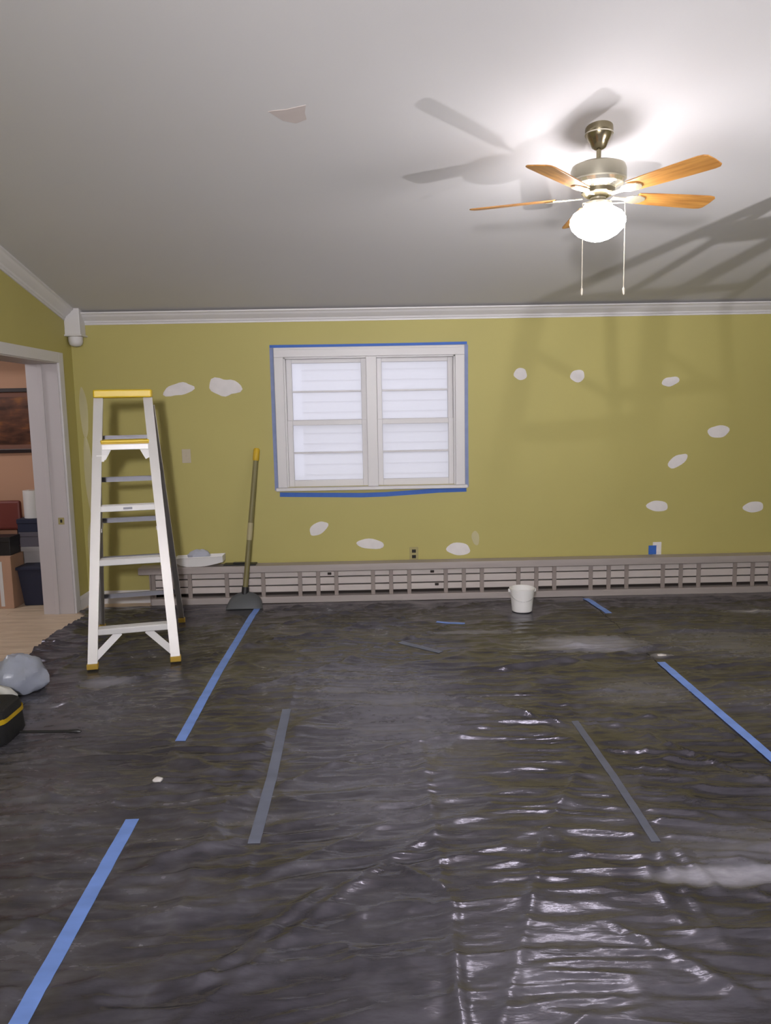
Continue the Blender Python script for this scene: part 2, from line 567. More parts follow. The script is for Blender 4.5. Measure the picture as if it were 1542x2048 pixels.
# doorway
dr = empty('door_1', (XL, DY1, 0))
tag(dr, 'open doorway with white casing and wide white jamb', 'doorway', kind='structure')
MB().box(XL - WL - 0.005, XL + 0.003, DY1 - 0.02, DY1, 0, DZ).build('jamb', 'jamb_white', dr, bevel=0.002)
MB().box(XL - WL - 0.005, XL + 0.003, DY0, DY0 + 0.02, 0, DZ).build('jamb', 'jamb_white', dr, bevel=0.002)
MB().box(XL - WL - 0.005, XL + 0.003, DY0 + .02, DY1 - .02, DZ - 0.02, DZ).build('head_jamb', 'jamb_white', dr, bevel=0.002)
MB().box(XL - 0.15, XL - 0.115, DY1 - 0.032, DY1 - 0.02, 0, DZ - 0.02).build('door_stop', 'jamb_white', dr, bevel=0.002)
MB().box(XL - 0.0, XL + 0.018, DY1 - 0.012, DY1 + 0.078, 0, DZ + 0.068).build('casing', 'white_trim', dr, bevel=0.004)
MB().box(XL - 0.0, XL + 0.018, DY0 - 0.078, DY0 + 0.012, 0, DZ + 0.068).build('casing', 'white_trim', dr, bevel=0.004)
MB().box(XL - 0.0, XL + 0.018, DY0 + .012, DY1 - .012, DZ - 0.012, DZ + 0.068).build('head_casing', 'white_trim', dr, bevel=0.004)
sp = MB().box(XL - 0.075, XL - 0.028, DY1 - 0.0225, DY1 - 0.019, 0.735, 0.79).build('strike_plate', 'plate_yellowed', dr)
sp['label'] = 'small dull metal strike plate on the jamb'
MB().box(XL - 0.060, XL - 0.043, DY1 - 0.0232, DY1 - 0.0222, 0.75, 0.775).build('latch_hole', 'dark_hole', dr)

# spackle patches: parts of the wall
def blob(cx, cz, w, h, ang, seed, n=22, irr=0.16, t=0.003):
    rg = random.Random(seed)
    ph = [rg.uniform(0, 6.28) for _ in range(3)]
    ring = []
    a = R(-ang)
    for k in range(n):
        th = 2 * PI * k / n
        rr = 1 + irr * (0.6 * math.sin(2 * th + ph[0]) + 0.4 * math.sin(3 * th + ph[1]) + 0.3 * math.sin(5 * th + ph[2]))
        x, z = rr * w / 2 * math.cos(th), rr * h / 2 * math.sin(th)
        ring.append((cx + x * math.cos(a) - z * math.sin(a), cz + x * math.sin(a) + z * math.cos(a)))
    vs = [(x, YF + 0.002, z) for x, z in ring] + [(cx + (x - cx) * .96, YF - t * 0.6, cz + (z - cz) * .96) for x, z in ring] + \
         [(cx + (x - cx) * .7, YF - t, cz + (z - cz) * .7) for x, z in ring]
    fs = []
    for j in (0, 1):
        for k in range(n):
            k2 = (k + 1) % n
            fs.append((j * n + k, j * n + k2, (j + 1) * n + k2, (j + 1) * n + k))
    fs.append(tuple(range(2 * n, 3 * n)))
    fs.append(tuple(range(n - 1, -1, -1)))
    return MB().add(vs, fs)
SP = [(-1.595, 1.795, .235, .115, -10, .22), (-1.215, 1.809, .245, .165, 8, .24), (1.239, 1.872, .115, .10, -12, .1), (1.715, 1.848, .13, .10, 0, .1),
      (2.495, 1.789, .145, .082, -14, .12), (2.915, 1.366, .18, .112, -5, .1), (2.575, 1.124, .185, .095, -34, .1), (-0.474, 0.61, .18, .10, -35, .12),
      (-0.036, 0.467, .235, .092, 3, .1), (0.715, 0.408, .205, .115, 0, .1), (2.415, 0.743, .18, .10, 4, .1), (3.24, 0.718, .175, .10, 0, .1)]
for i, (x, z, w, h, a, ir) in enumerate(SP):
    blob(x, z, w, h, a, i + 3, irr=ir).build('spackle_patch', 'spackle', wall_back, smooth=True)
blob(0.861, 0.50, .065, .13, -4, 40, irr=.1).build('spackle_patch', 'joint_compound', wall_back, smooth=True)
# smears of joint compound down the corner
for q, (x, z, w, h) in enumerate(((-2.375, 0.42, .10, .62), (-2.37, 1.05, .085, .75), (-2.385, 1.62, .07, .42))):
    blob(x, z, w, h, -2, 60 + q, irr=.1, t=0.002).build('joint_compound_smear', 'joint_compound', wall_back, smooth=True)

# ------------------------------------------------------------------ window
wn = empty('window_1', (0, YF, 0.91))
tag(wn, 'white double window with two pairs of sliding sashes', 'window', kind='structure')
CX0, CX1, CZ0, CZ1 = -0.800, 0.772, 0.935, 2.118
cw = 0.078
def cas(n_, x0, x1, z0, z1, d=0.02):
    MB().box(x0, x1, YF - d, YF + 0.005, z0, z1).build(n_, 'white_trim', wn, bevel=0.004)
cas('casing', CX0, CX0 + cw, CZ0 + 0.028, CZ1 - cw)
cas('casing', CX1 - cw, CX1, CZ0 + 0.028, CZ1 - cw)
cas('head_casing', CX0, CX1, CZ1 - cw, CZ1, 0.022)
MB().box(CX0 + 0.01, CX1 - 0.01, YF - 0.027, YF - 0.02, CZ1 - 0.02, CZ1 - 0.006).build('head_bead', 'white_trim', wn, bevel=0.002)
MB().box(CX0 - 0.015, CX1 + 0.02, YF - 0.055, YF + 0.09, CZ0, CZ0 + 0.028).build('sill', 'white_trim', wn, bevel=0.006)
MB().box(-0.044, 0.044, YF - 0.012, YF + 0.12, CZ0 + 0.028, CZ1 - cw).build('mullion', 'white_trim', wn, bevel=0.004)
# reveals
rv = MB()
rv.box(CX0 + cw - 0.005, CX0 + cw + 0.012, YF + 0.004, YF + 0.15, CZ0 + .02, CZ1 - cw + .01)
rv.build('side_jamb', 'white_trim', wn)
MB().box(CX1 - cw - 0.012, CX1 - cw + 0.005, YF + 0.004, YF + 0.15, CZ0 + .02, CZ1 - cw + .01).build('side_jamb', 'white_trim', wn)
MB().box(CX0 + cw, CX1 - cw, YF + 0.004, YF + 0.15, CZ1 - cw - .012, CZ1 - cw + .01).build('head_jamb', 'white_trim', wn)
def sash(x0, x1, z0, z1, y, gx0, gx1, gz0, gz1):
    s = empty('sash', (x0, y, z0))
    s.location = Vector((x0, y, z0)) - wn.location
    s.parent = wn
    base = Vector((x0, y, z0))
    def part(n_, mb, material, bevel=0.0):
        mb.shift(-base)
        return mb.build(n_, material, s, bevel=bevel, world=False)
    y1 = y + 0.035
    part('stile', MB().box(x0, gx0, y, y1, z0, z1), 'white_trim', .003)
    part('stile', MB().box(gx1, x1, y, y1, z0, z1), 'white_trim', .003)
    part('rail', MB().box(gx0, gx1, y, y1, z0, gz0), 'white_trim', .003)
    part('rail', MB().box(gx0, gx1, y, y1, gz1, z1), 'white_trim', .003)
    zm = (gz0 + gz1) / 2
    part('muntin', MB().box(gx0, gx1, y + 0.008, y + 0.03, zm - 0.0065, zm + 0.0065), 'white_trim', .002)
    part('pane', MB().box(gx0, gx1, y + 0.016, y + 0.020, gz0, zm - 0.0065), 'pane_glass')
    part('pane', MB().box(gx0, gx1, y + 0.016, y + 0.020, zm + 0.0065, gz1), 'pane_glass')
for x0, x1, gx0, gx1 in ((CX0 + cw + 0.012, -0.044, -0.665, -0.086), (0.044, CX1 - cw - 0.012, 0.086, 0.640)):
    sash(x0, x1, 1.485, CZ1 - cw - 0.012, YF + 0.075, gx0, gx1, 1.525, 1.995)       # upper
    sash(x0, x1, CZ0 + 0.028, 1.522, YF + 0.035, gx0, gx1, 1.020, 1.480)            # lower

# blue masking tape round the casing
TG = 'blue tape strips round the window casing'
def strip(pts, material, label, half):
    """thin strip on the far wall: pts along the strip (x, z), half width"""
    mb = MB()
    vs, fs = [], []
    for i, (x, z) in enumerate(pts):
        a = Vector(pts[max(i - 1, 0)]); b2 = Vector(pts[min(i + 1, len(pts) - 1)])
        t = (b2 - a).normalized()
        nx, nz = -t.y * half, t.x * half
        for yv in (YF - 0.0022, YF - 0.0004):
            vs += [(x + nx, yv, z + nz), (x - nx, yv, z - nz)]
    for i in range(len(pts) - 1):
        o_ = 4 * i
        fs += [(o_, o_ + 1, o_ + 5, o_ + 4), (o_ + 2, o_ + 6, o_ + 7, o_ + 3), (o_, o_ + 4, o_ + 6, o_ + 2), (o_ + 1, o_ + 3, o_ + 7, o_ + 5)]
    e = 4 * (len(pts) - 1)
    fs += [(0, 2, 3, 1), (e, e + 1, e + 3, e + 2)]
    mb.add(vs, fs)
    o = mb.build('masking_tape', material)
    tag(o, label, 'tape', TG)
    return o
strip([(-0.832, 2.131), (-0.3, 2.129), (0.3, 2.130), (0.795, 2.133)], 'blue_tape', 'thin dark blue tape strip along the top of the window casing', 0.0115)
strip([(-0.818, 2.118), (-0.818, 1.5), (-0.815, 0.94)], 'pale_blue_tape', 'pale blue tape strip down the ladder side of the window casing', 0.0155)
strip([(0.789, 2.120), (0.788, 1.5), (0.790, 0.94)], 'pale_blue_tape', 'pale blue tape strip down the window casing side away from the ladder', 0.0145)
strip([(-0.79, 0.905), (-0.45, 0.896), (-0.1, 0.887), (0.1, 0.890), (0.35, 0.903), (0.55, 0.914), (0.785, 0.918)], 'blue_tape',
      'wide sagging blue tape strip under the window sill', 0.019)

# outside: white clapboard wall of the neighbouring house and ground
og = MB().box(-12, 14, 7.25, 24, -0.6, -0.4).build('ground_outside', 'ground')
tag(og, 'pale ground outside the window', 'ground', kind='structure')
nb = MB().box(-0.90, 7.5, 10.10, 10.4, -0.5, 5.2).build('wall_outside', 'siding')
tag(nb, 'white clapboard wall seen through the window panes', 'outside wall', kind='structure')
zz = -0.3
proto = None
while zz < 5.0:
    if proto is None:
        mb = MB().prism([(10.10, 0), (10.074, 0), (10.088, 0.14), (10.10, 0.14)], -0.90, 7.5, axis=0)
        proto = mb.build('siding_board', 'siding', nb)
        bo = proto
    else:
        bo = proto.copy()
        C.objects.link(bo)
        bo.parent = nb
    bo.location = (0, 0, zz)
    zz += 0.135

# ------------------------------------------------------------------ room beyond the doorway
XB0, XB1, YB1 = -5.5, XL - WL, 7.0
tag(MB().box(XB0, XB1 + 0.1, YB1, YB1 + 0.1, -0.1, 2.5).build('wall_next_room', 'tan_wall'), 'tan wall of the room beyond the doorway', 'wall', kind='structure')
o = MB().box(XB0 - .1, XB0, 2.9, YB1 + .1, -0.1, 2.5)
o.box(XB0, XB1, 2.9, 3.0, -0.1, 2.5)
tag(o.build('wall_next_room_far', 'tan_wall'), 'tan walls of the next room out of view', 'wall', kind='structure')
tag(MB().box(XB0 - .1, XB1, 2.9, YB1 + .1, 2.42, 2.52).build('ceiling_next_room', 'ceiling_paint'), 'white ceiling of the next room out of view', 'ceiling', kind='structure')
dl = empty('fill_ceiling_light', (-3.9, 5.6, 2.42))  # unseen lamp added to brighten the next room
tag(dl, 'round dome ceiling light added to brighten the next room, out of view', 'light')
MB().lathe([(0.17, 2.42), (0.17, 2.395)], (-3.9, 5.6, 0)).build('base', 'white_trim', dl)
MB().lathe([(0.15, 2.395), (0.14, 2.36), (0.10, 2.33), (0.03, 2.315)], (-3.9, 5.6, 0)).build('dome', 'lit_fill_dome', dl, smooth=True)

pf = empty('framed_picture', (-3.30, YB1, 1.56))
tag(pf, 'brown picture in a black frame on the tan wall beyond the doorway', 'picture')
PX0, PX1, PZ0, PZ1 = -3.72, -2.985, 1.275, 1.848
fw = 0.035
for n_, x0, x1, z0, z1 in (('frame_rail', PX0, PX1, PZ1 - fw, PZ1), ('frame_rail', PX0, PX1, PZ0, PZ0 + fw), ('frame_stile', PX0, PX0 + fw, PZ0 + fw, PZ1 - fw), ('frame_stile', PX1 - fw, PX1, PZ0 + fw, PZ1 - fw)):
    MB().box(x0, x1, YB1 - 0.035, YB1, z0, z1).build(n_, 'frame_black', pf, bevel=0.004)
MB().box(PX0 + fw, PX1 - fw, YB1 - 0.012, YB1, PZ0 + fw, PZ1 - fw).build('mat_board', 'mat_board', pf)
MB().box(PX0 + fw + .045, PX1 - fw - .045, YB1 - 0.015, YB1 - .011, PZ0 + fw + .04, PZ1 - fw - .04).build('print', 'brown_print', pf)

def crate(name, x0, x1, y0, y1, z0, z1, material, label, cat, lid=None, rim=None):
    r = empty(name, ((x0 + x1) / 2, (y0 + y1) / 2, z0))
    tag(r, label, cat)
    if rim:      # open bin: tapered body and rim
        t = 0.03
        mb = MB().add([(x0 + t, y0 + t, z0), (x1 - t, y0 + t, z0), (x1 - t, y1 - t, z0), (x0 + t, y1 - t, z0), (x0, y0, z1), (x1, y0, z1), (x1, y1, z1), (x0, y1, z1)],
                      [(0, 3, 2, 1), (4, 5, 6, 7), (0, 1, 5, 4), (1, 2, 6, 5), (2, 3, 7, 6), (3, 0, 4, 7)])
        mb.build('body', material, r, bevel=0.008)
        MB().box(x0 - .008, x1 + .008, y0 - .008, y1 + .008, z1 - .022, z1 + .004).build('rim', rim, r, bevel=.004)
    else:
        MB().box(x0, x1, y0, y1, z0, z1 - (0.03 if lid else 0)).build('body', material, r, bevel=0.004)
        if lid:
            MB().box(x0 - .005, x1 + .005, y0 - .005, y1 + .005, z1 - 0.04, z1).build('lid', lid, r, bevel=0.003)
    return r
crate('waste_bin', -3.02, -2.80, 6.42, 6.62, 0, 0.335, 'navy', 'dark navy waste bin on the floor just inside the doorway', 'bin', rim='navy')
cbx = crate('cardboard_box', -3.40, -3.035, 6.36, 6.60, 0, 0.44, 'cardboard', 'tan cardboard box on the floor beside the dark waste bin', 'box')
for x0, x1 in ((-3.40, -3.222), (-3.216, -3.035)):
    MB().box(x0, x1, 6.36, 6.60, 0.44, 0.444).build('flap', 'cardboard', cbx)
MB().box(-3.14, -3.11, 6.357, 6.36, 0.02, 0.40).build('tape_band', 'paper_white', cbx)
MB().box(-3.25, -3.15, 6.355, 6.36, 0.09, 0.19).build('printed_panel', 'blue_box', cbx)
crate('storage_box', -3.08, -2.82, 6.66, 6.93, 0, 0.47, 'grey_box', 'grey storage box at the bottom of the stack behind the waste bin', 'box', lid='grey_box')
crate('storage_box', -3.09, -2.84, 6.67, 6.92, 0.47, 0.60, 'slate_box', 'dark slate box in the middle of the stack beyond the doorway', 'box', lid='slate_box')
crate('storage_box', -3.10, -2.84, 6.67, 6.92, 0.60, 0.715, 'navy', 'flat navy box on top of the stack beyond the doorway', 'box', lid='navy')
pr = empty('paper_roll', (-3.00, 6.78, 0.715))
tag(pr, 'white paper towel roll standing on the navy box', 'paper roll')
MB().lathe([(0.075, 0.715), (0.075, 0.955), (0.024, 0.955), (0.024, 0.94)], (-3.00, 6.78, 0)).build('sheets', 'paper_white', pr, smooth=True)
MB().lathe([(0.0235, 0.72), (0.0235, 0.957), (0.020, 0.957), (0.020, 0.72)], (-3.00, 6.78, 0)).build('core', 'cardboard', pr, smooth=True)
crate('tool_case', -3.38, -3.05, 6.40, 6.58, 0.444, 0.60, 'black_plastic', 'black case lying on the cardboard box', 'case', lid='black_plastic')
ck = empty('chair', (-3.42, 6.86, 0))
tag(ck, 'dark red chair back rising behind the cardboard box', 'chair')
MB().box(-3.62, -3.14, 6.83, 6.88, 0.60, 0.86).build('backrest', 'maroon', ck, bevel=0.02)
MB().box(-3.62, -3.14, 6.62, 6.88, 0.42, 0.46).build('seat', 'maroon', ck, bevel=0.01)
for x in (-3.59, -3.17):
    MB().box(x - .016, x + .016, 6.845, 6.877, 0, 0.62).build('leg', 'frame_black', ck)
    MB().box(x - .016, x + .016, 6.63, 6.66, 0, 0.42).build('leg', 'frame_black', ck)

# ------------------------------------------------------------------ plastic sheeting
rng = np.random.default_rng(11)
TAB = rng.random((256, 256))
def vn(x, y, s=0):
    x = x + 37.3 * s + 100; y = y + 91.7 * s + 100
    xi = np.floor(x).astype(int); yi = np.floor(y).astype(int)
    fx = x - xi; fy = y - yi
    fx = fx * fx * (3 - 2 * fx); fy = fy * fy * (3 - 2 * fy)
    a = TAB[xi % 256, yi % 256]; b = TAB[(xi + 1) % 256, yi % 256]
    c = TAB[xi % 256, (yi + 1) % 256]; d = TAB[(xi + 1) % 256, (yi + 1) % 256]
    return (a * (1 - fx) + b * fx) * (1 - fy) + (c * (1 - fx) + d * fx) * fy
def ridge(n, p):
    return (1 - np.abs(2 * n - 1)) ** p
def sm(e0, e1, x):
    t = np.clip((x - e0) / (e1 - e0), 0, 1)
    return t * t * (3 - 2 * t)
CREASE = [((-0.538, 1.926), (-0.189, 2.372), .010, .013), ((0.705, 2.161), (0.99, 1.849), .009, .014), ((-0.815, 2.542), (-0.451, 2.70), .010, .014), ((0.233, 2.354), (0.195, 1.815), .008, .014),
          ((1.037, 2.611), (1.106, 2.315), .009, .016), ((0.048, 2.502), (0.209, 2.355), .010, .016), ((0.746, 4.501), (1.891, 4.861), .022, .024), ((0.316, 4.08), (0.976, 3.637), .016, .018),
          ((-0.386, 2.782), (0.288, 2.977), .010, .015), ((-1.177, 4.101), (-0.56, 4.252), .017, .018)]
TAPED = [((-0.957, 1.2), (-0.972, 2.854)), ((-0.962, 3.575), (-0.972, 4.7)), ((-0.972, 4.7), (-0.968, 6.20)), ((1.755, 2.2), (1.750, 4.56)), ((1.783, 5.72), (1.735, 6.20)),
         ((1.000, 2.60), (0.992, 3.70)), ((-0.467, 2.66), (-0.488, 3.95)), ((0.45, 5.59), (0.655, 5.53)), ((0.16, 5.10), (0.42, 4.86))]
def height(x, y):
    x = np.asarray(x, float); y = np.asarray(y, float)
    wx = x + 0.35 * (vn(x * .9, y * .9, 1) - .5); wy = y + 0.30 * (vn(x * 0.8, y * 0.8, 2) - .5)
    h = 0.009 * vn(x * 1.1, y * 1.4, 3)
    m1 = 0.25 + 0.75 * sm(.35, .7, vn(x * .8, y * .8, 4))
    h = h + 0.022 * m1 * ridge(vn(wx * 0.9, wy * 5.0, 5), 6)
    h = h + 0.015 * ridge(vn(wx * 2.0, wy * 11, 6), 4) * (0.35 + 0.65 * sm(.3, .7, vn(x * 1.3, y * 1.3, 7)))
    h = h + 0.009 * ridge(vn(wx * 4.0, wy * 21, 8), 2)
    h = h + 0.0030 * ridge(vn(wx * 8.0, wy * 34, 9), 2)
    for k, (an, am) in enumerate(((38, .014), (-42, .013), (75, .009), (-68, .009))):
        c_, s_ = math.cos(R(an)), math.sin(R(an))
        u = wx * c_ + wy * s_; v = -wx * s_ + wy * c_
        h = h + am * ridge(vn(u * .45, v * 2.6, 10 + k), 16) * sm(.4, .7, vn(x * .7, y * .7, 14 + k))
    h = h + 0.006 * ridge(vn(x * 7, y * 9, 20), 3) * sm(.5, .8, vn(x * 1.1, y * 1.1, 21))
    # fold creases left by unrolling the sheets
    for fx, y0, y1, am in ((-0.47, 2.3, 4.3, .006), (1.0, 2.2, 4.1, .007), (0.20, 1.6, 5.2, .007), (2.9, 2.5, 6.0, .006)):
        d = x - fx - 0.02 * (vn(y * 1.5, y * 0 + fx, 23) - .5)
        h = h + am * np.exp(-(d / .018) ** 2) * sm(y0 - .3, y0, y) * (1 - sm(y1, y1 + .3, y))
    # long creases lying across the sheets
    for (ax, ay), (bx, by), am, wd in CREASE:
        ux, uy = bx - ax, by - ay
        L2_ = ux * ux + uy * uy
        tt = ((x - ax) * ux + (y - ay) * uy) / L2_
        ds = np.abs((x - ax) * uy - (y - ay) * ux) / math.sqrt(L2_) + 0.02 * (vn(x * 3, y * 3, 40) - .5)
        h = h + am * np.exp(-(ds / wd) ** 2) * sm(-.08, .08, tt) * (1 - sm(.92, 1.08, tt))
    # pulled flat under the stuck-down tape and the painted crease strips
    for (ax, ay), (bx, by) in TAPED:
        ux, uy = bx - ax, by - ay
        L2_ = ux * ux + uy * uy
        tt = np.clip(((x - ax) * ux + (y - ay) * uy) / L2_, 0, 1)
        ds = np.hypot(x - ax - tt * ux, y - ay - tt * uy)
        flat = 1 - sm(.028, .075, ds)
        h = h * (1 - flat) + flat * (0.012 + 0.16 * (h - 0.012))
    # weighed down where things stand
    for px, py, rad in ((-1.80, 4.70, .16), (-1.30, 4.81, .16), (-2.08, 5.62, .16), (-1.53, 5.78, .16), (2.78, 3.42, .5), (3.05, 4.4, .5), (3.5, 1.95, .5), (1.145, 5.87, .2), (-1.07, 6.17, .22), (-1.95, 3.7, .3), (-2.1, 4.38, .25)):
        d = np.hypot(x - px, y - py)
        h = h * (0.25 + 0.75 * sm(rad * .6, rad * 1.4, d))
    h = h * (1 - 0.75 * sm(6.10, 6.28, y))
    return h + 0.003
DUST = [(1.39, 4.95, .42, .20, 0.60), (1.17, 2.39, .26, .055, 0.72), (1.45, 4.10, .38, .26, 0.19), (2.89, 5.68, .30, .07, 0.60), (0.10, 3.7, .60, .95, 0.17),
        (-1.75, 3.9, .8, .7, 0.17), (-0.35, 4.4, .5, .6, 0.12), (2.45, 4.9, .7, .45, 0.15), (1.35, 2.55, .5, .22, 0.19), (-1.45, 3.0, .5, .5, 0.12),
        (0.55, 1.98, .55, .35, 0.09), (-1.6, 4.45, .2, .09, 0.40), (0.65, 5.3, .35, .05, 0.40), (2.2, 3.9, .5, .3, 0.11), (1.8, 4.68, .08, .05, 0.64), (-1.05, 2.05, .3, .2, 0.11)]
def dust(x, y):
    n1 = vn(x * 3.1, y * 5.5, 30); n2 = vn(x * 9, y * 19, 31); n3 = vn(x * 24, y * 40, 32)
    f = 0.5 * n1 + 0.3 * n2 + 0.2 * n3
    st = ridge(vn(x * 2.6 + 0.5 * n1, y * 15 + n2, 33), 5) * sm(.35, .7, vn(x * 1.2, y * 1.5, 34)) + 0.7 * ridge(vn(x * 5.5, y * 30 + n1, 35), 4) * sm(.4, .7, vn(x * 1.6, y * 2, 36))
    d = 0.075 * sm(.35, .85, f) + 0.10 * st + 0.030
    for cx, cy, a, b_, s in DUST:
        q = np.hypot((x - cx) / a, (y - cy) / b_)
        d = d + s * (1 - sm(.25, 1.2, q + 1.3 * (f - .5))) * (0.4 + 1.0 * f)
    return np.clip(d, 0, 1)
def sheet(x0f, x1f, ya, yb, off, label, nx):
    ys = np.concatenate([np.linspace(ya, 1.4, 60, endpoint=False), np.linspace(1.4, yb, 520)])
    ts = np.linspace(0, 1, nx)
    Y, T = np.meshgrid(ys, ts, indexing='ij')
    X = x0f(Y) * (1 - T) + x1f(Y) * T
    Z = height(X, Y) + off
    D = dust(X, Y)
    ny = len(ys)
    co = np.stack([X, Y, Z], -1).reshape(-1, 3)
    idx = np.arange(ny * nx).reshape(ny, nx)
    fa = np.stack([idx[:-1, :-1], idx[:-1, 1:], idx[1:, 1:], idx[1:, :-1]], -1).reshape(-1, 4)
    me = bpy.data.meshes.new('plastic_sheet')
    me.vertices.add(len(co)); me.vertices.foreach_set('co', co.ravel())
    me.loops.add(fa.size); me.loops.foreach_set('vertex_index', fa.ravel().astype(np.int32))
    me.polygons.add(len(fa)); me.polygons.foreach_set('loop_start', np.arange(0, fa.size, 4, dtype=np.int32))
    me.update(calc_edges=True)
    me.polygons.foreach_set('use_smooth', np.ones(len(fa), bool))
    at = me.attributes.new('dust', 'FLOAT', 'POINT')
    at.data.foreach_set('value', D.ravel().astype(np.float32))
    me.materials.append(M['black_poly_sheet'])
    o = bpy.data.objects.new('plastic_sheet', me)
    C.objects.link(o)
    tag(o, label, 'plastic sheet', 'black plastic sheets covering the floor')
    return o
def left_edge(Y):
    return -2.325 + 0.035 * (vn(Y * 2.2, Y * 0, 50) - .5) + 0.02 * np.sin(Y * 3.1) - 0.10 * sm(6.0, 6.15, Y)
sheet(left_edge, lambda Y: 0 * Y - 0.945 + .01 * np.sin(Y * 2), -2.8, 6.295, 0.0, 'dusty black plastic sheet under the stepladder by the doorway', 84)
sheet(lambda Y: 0 * Y - 0.975 + .006 * np.sin(Y * 3), lambda Y: 0 * Y + 1.765, -2.8, 6.295, 0.0030, 'wide dusty black plastic sheet between the two long blue tape lines', 168)
sheet(lambda Y: 0 * Y + 1.735 + .005 * np.sin(Y * 2.4), lambda Y: 0 * Y + 4.72, -2.8, 6.295, 0.0060, 'dark plastic sheet beyond the long blue tape strip on the right', 160)

def floor_tape(pts, width, material, label, group, off=0.0055, name='floor_tape'):
    pts = [Vector((p[0], p[1], 0)) for p in pts]
    # resample
    L = []
    for a, b_ in zip(pts[:-1], pts[1:]):
        k = max(2, int((b_ - a).length / 0.03))
        L += [a.lerp(b_, i / k) for i in range(k)]
    L.append(pts[-1])
    vs, fs = [], []
    fr = []
    for i, p in enumerate(L):
        t = (L[min(i + 1, len(L) - 1)] - L[max(i - 1, 0)]).normalized()
        nrm = Vector((-t.y, t.x, 0))
        fr.append([p + nrm * (k * width / 2) for k in (-1, -.33, .33, 1)])
    hz = np.array([[float(height(q.x, q.y)) for q in row] for row in fr])
    for i, row in enumerate(fr):
        for q in row:
            vs.append((q.x, q.y, float(hz[i][row.index(q)]) + off))
    n_ = len(vs)
    vs += [(x, y, z - 0.0012) for x, y, z in vs]
    m_ = len(L)
    for i in range(m_ - 1):
        for k in range(3):
            a = 4 * i + k
            fs += [(a, a + 1, a + 5, a + 4), (n_ + a, n_ + a + 4, n_ + a + 5, n_ + a + 1)]
        for k in (0, 3):
            a = 4 * i + k
            fs.append((a, a + 4, n_ + a + 4, n_ + a))
    for a in range(3):
        fs.append((a, n_ + a, n_ + a + 1, a + 1))
        e = 4 * (m_ - 1) + a
        fs.append((e, e + 1, n_ + e + 1, n_ + e))
    o = MB().add(vs, fs).build(name, material, smooth=True)
    tag(o, label, 'tape', group)
FG = 'blue tape strips on the plastic sheeting'
floor_tape([(-0.957, 1.2), (-0.957, 1.86), (-0.972, 2.854)], 0.052, 'floor_tape', 'long blue tape strip nearest the viewer on the black plastic', FG)
floor_tape([(-0.962, 3.575), (-0.975, 4.6), (-0.968, 6.20)], 0.050, 'floor_tape', 'blue tape strip leading from mid floor to the grey dustpan', FG)
floor_tape([(1.755, 2.2), (1.753, 3.237), (1.750, 4.56)], 0.050, 'floor_tape', 'long blue tape strip running out of the picture on the right', FG, off=.0085)
floor_tape([(1.783, 5.72), (1.735, 6.20)], 0.050, 'floor_tape', 'short blue tape strip against the metal plank beyond the white pail', FG, off=.0085)
floor_tape([(1.000, 2.60), (1.003, 3.112), (0.992, 3.70)], 0.034, 'crease_reflection', 'narrow painted reflection of a fold crease right of the middle of the floor', FG)
floor_tape([(-0.467, 2.66), (-0.468, 3.191), (-0.488, 3.95)], 0.046, 'tape_and_crease_reflection', 'painted reflection of a fold crease beside the window reflection on the floor', FG)
floor_tape([(0.45, 5.59), (0.545, 5.55), (0.655, 5.53)], 0.035, 'floor_tape', 'small loose blue tape scrap short of the white pail', FG, name='tape_scrap')
floor_tape([(0.16, 5.10), (0.30, 4.97), (0.42, 4.86)], 0.05, 'tape_and_crease_reflection', 'crumpled dark bluish tape scrap below the middle of the window', FG, name='tape_scrap')

def scrap(cx, cy, w, d, material, label, seed):
    rg = random.Random(seed)
    ring = [(cx + math.cos(2 * PI * k / 9) * w / 2 * rg.uniform(.75, 1.1), cy + math.sin(2 * PI * k / 9) * d / 2 * rg.uniform(.75, 1.1)) for k in range(9)]
    zt = max(float(height(x, y)) for x, y in ring) + 0.004
    vs = [(x, y, zt - .003) for x, y in ring] + [(x, y, zt + rg.uniform(.001, .006)) for x, y in ring] + [(cx, cy, zt + .008)]
    fs = [(k, (k + 1) % 9, 9 + (k + 1) % 9, 9 + k) for k in range(9)] + [(9 + k, 9 + (k + 1) % 9, 18) for k in range(9)] + [tuple(range(8, -1, -1))]
    tag(MB().add(vs, fs).build('debris_flake', material), label, 'debris', 'white flakes lying on the plastic')
scrap(-0.955, 3.162, .045, .05, 'spackle', 'white flake lying in the gap between two blue tape strips', 1)
scrap(1.80, 4.68, .055, .05, 'spackle', 'white flake at the far end of the long blue tape strip', 2)

# ------------------------------------------------------------------ metal stage plank lying on edge
pk = empty('stage_plank', (1.3, 6.37, 0))
tag(pk, 'long grey metal scaffold plank lying on edge along the window wall', 'plank')
PA, PB_ = -1.87, 4.62
MB().box(PA - 0.10, PB_, 6.305, 6.440, 0.272, 0.330).build('top_rail', 'plank_metal', pk, bevel=0.004)
MB().box(PA, PB_, 6.305, 6.440, 0.009, 0.063).build('bottom_rail', 'plank_metal', pk, bevel=0.004)
MB().box(PA, PB_, 6.40, 6.438, 0.063, 0.272).build('deck', 'plank_inner', pk)
for z0, z1 in ((0.222, 0.262), (0.156, 0.213), (0.096, 0.146)):
    MB().box(PA, PB_, 6.345, 6.375, z0, z1).build('slat', 'plank_slat', pk, bevel=0.004)
x = -1.87
k = 0
rb = None
while x < PB_ - 0.02:
    if rb is None:
        rb = MB().box(-0.017, 0.017, 6.333, 6.347, 0.060, 0.274).build('rib', 'plank_rib', pk, bevel=0.003)
        o = rb
        base = Vector(rb.location)
    else:
        o = rb.copy()
        C.objects.link(o)
        o.parent = pk
    o.location = base + Vector((x + 0.014, 0, 0))
    x += (0.152, 0.152, 0.308)[k % 3]
    k += 1
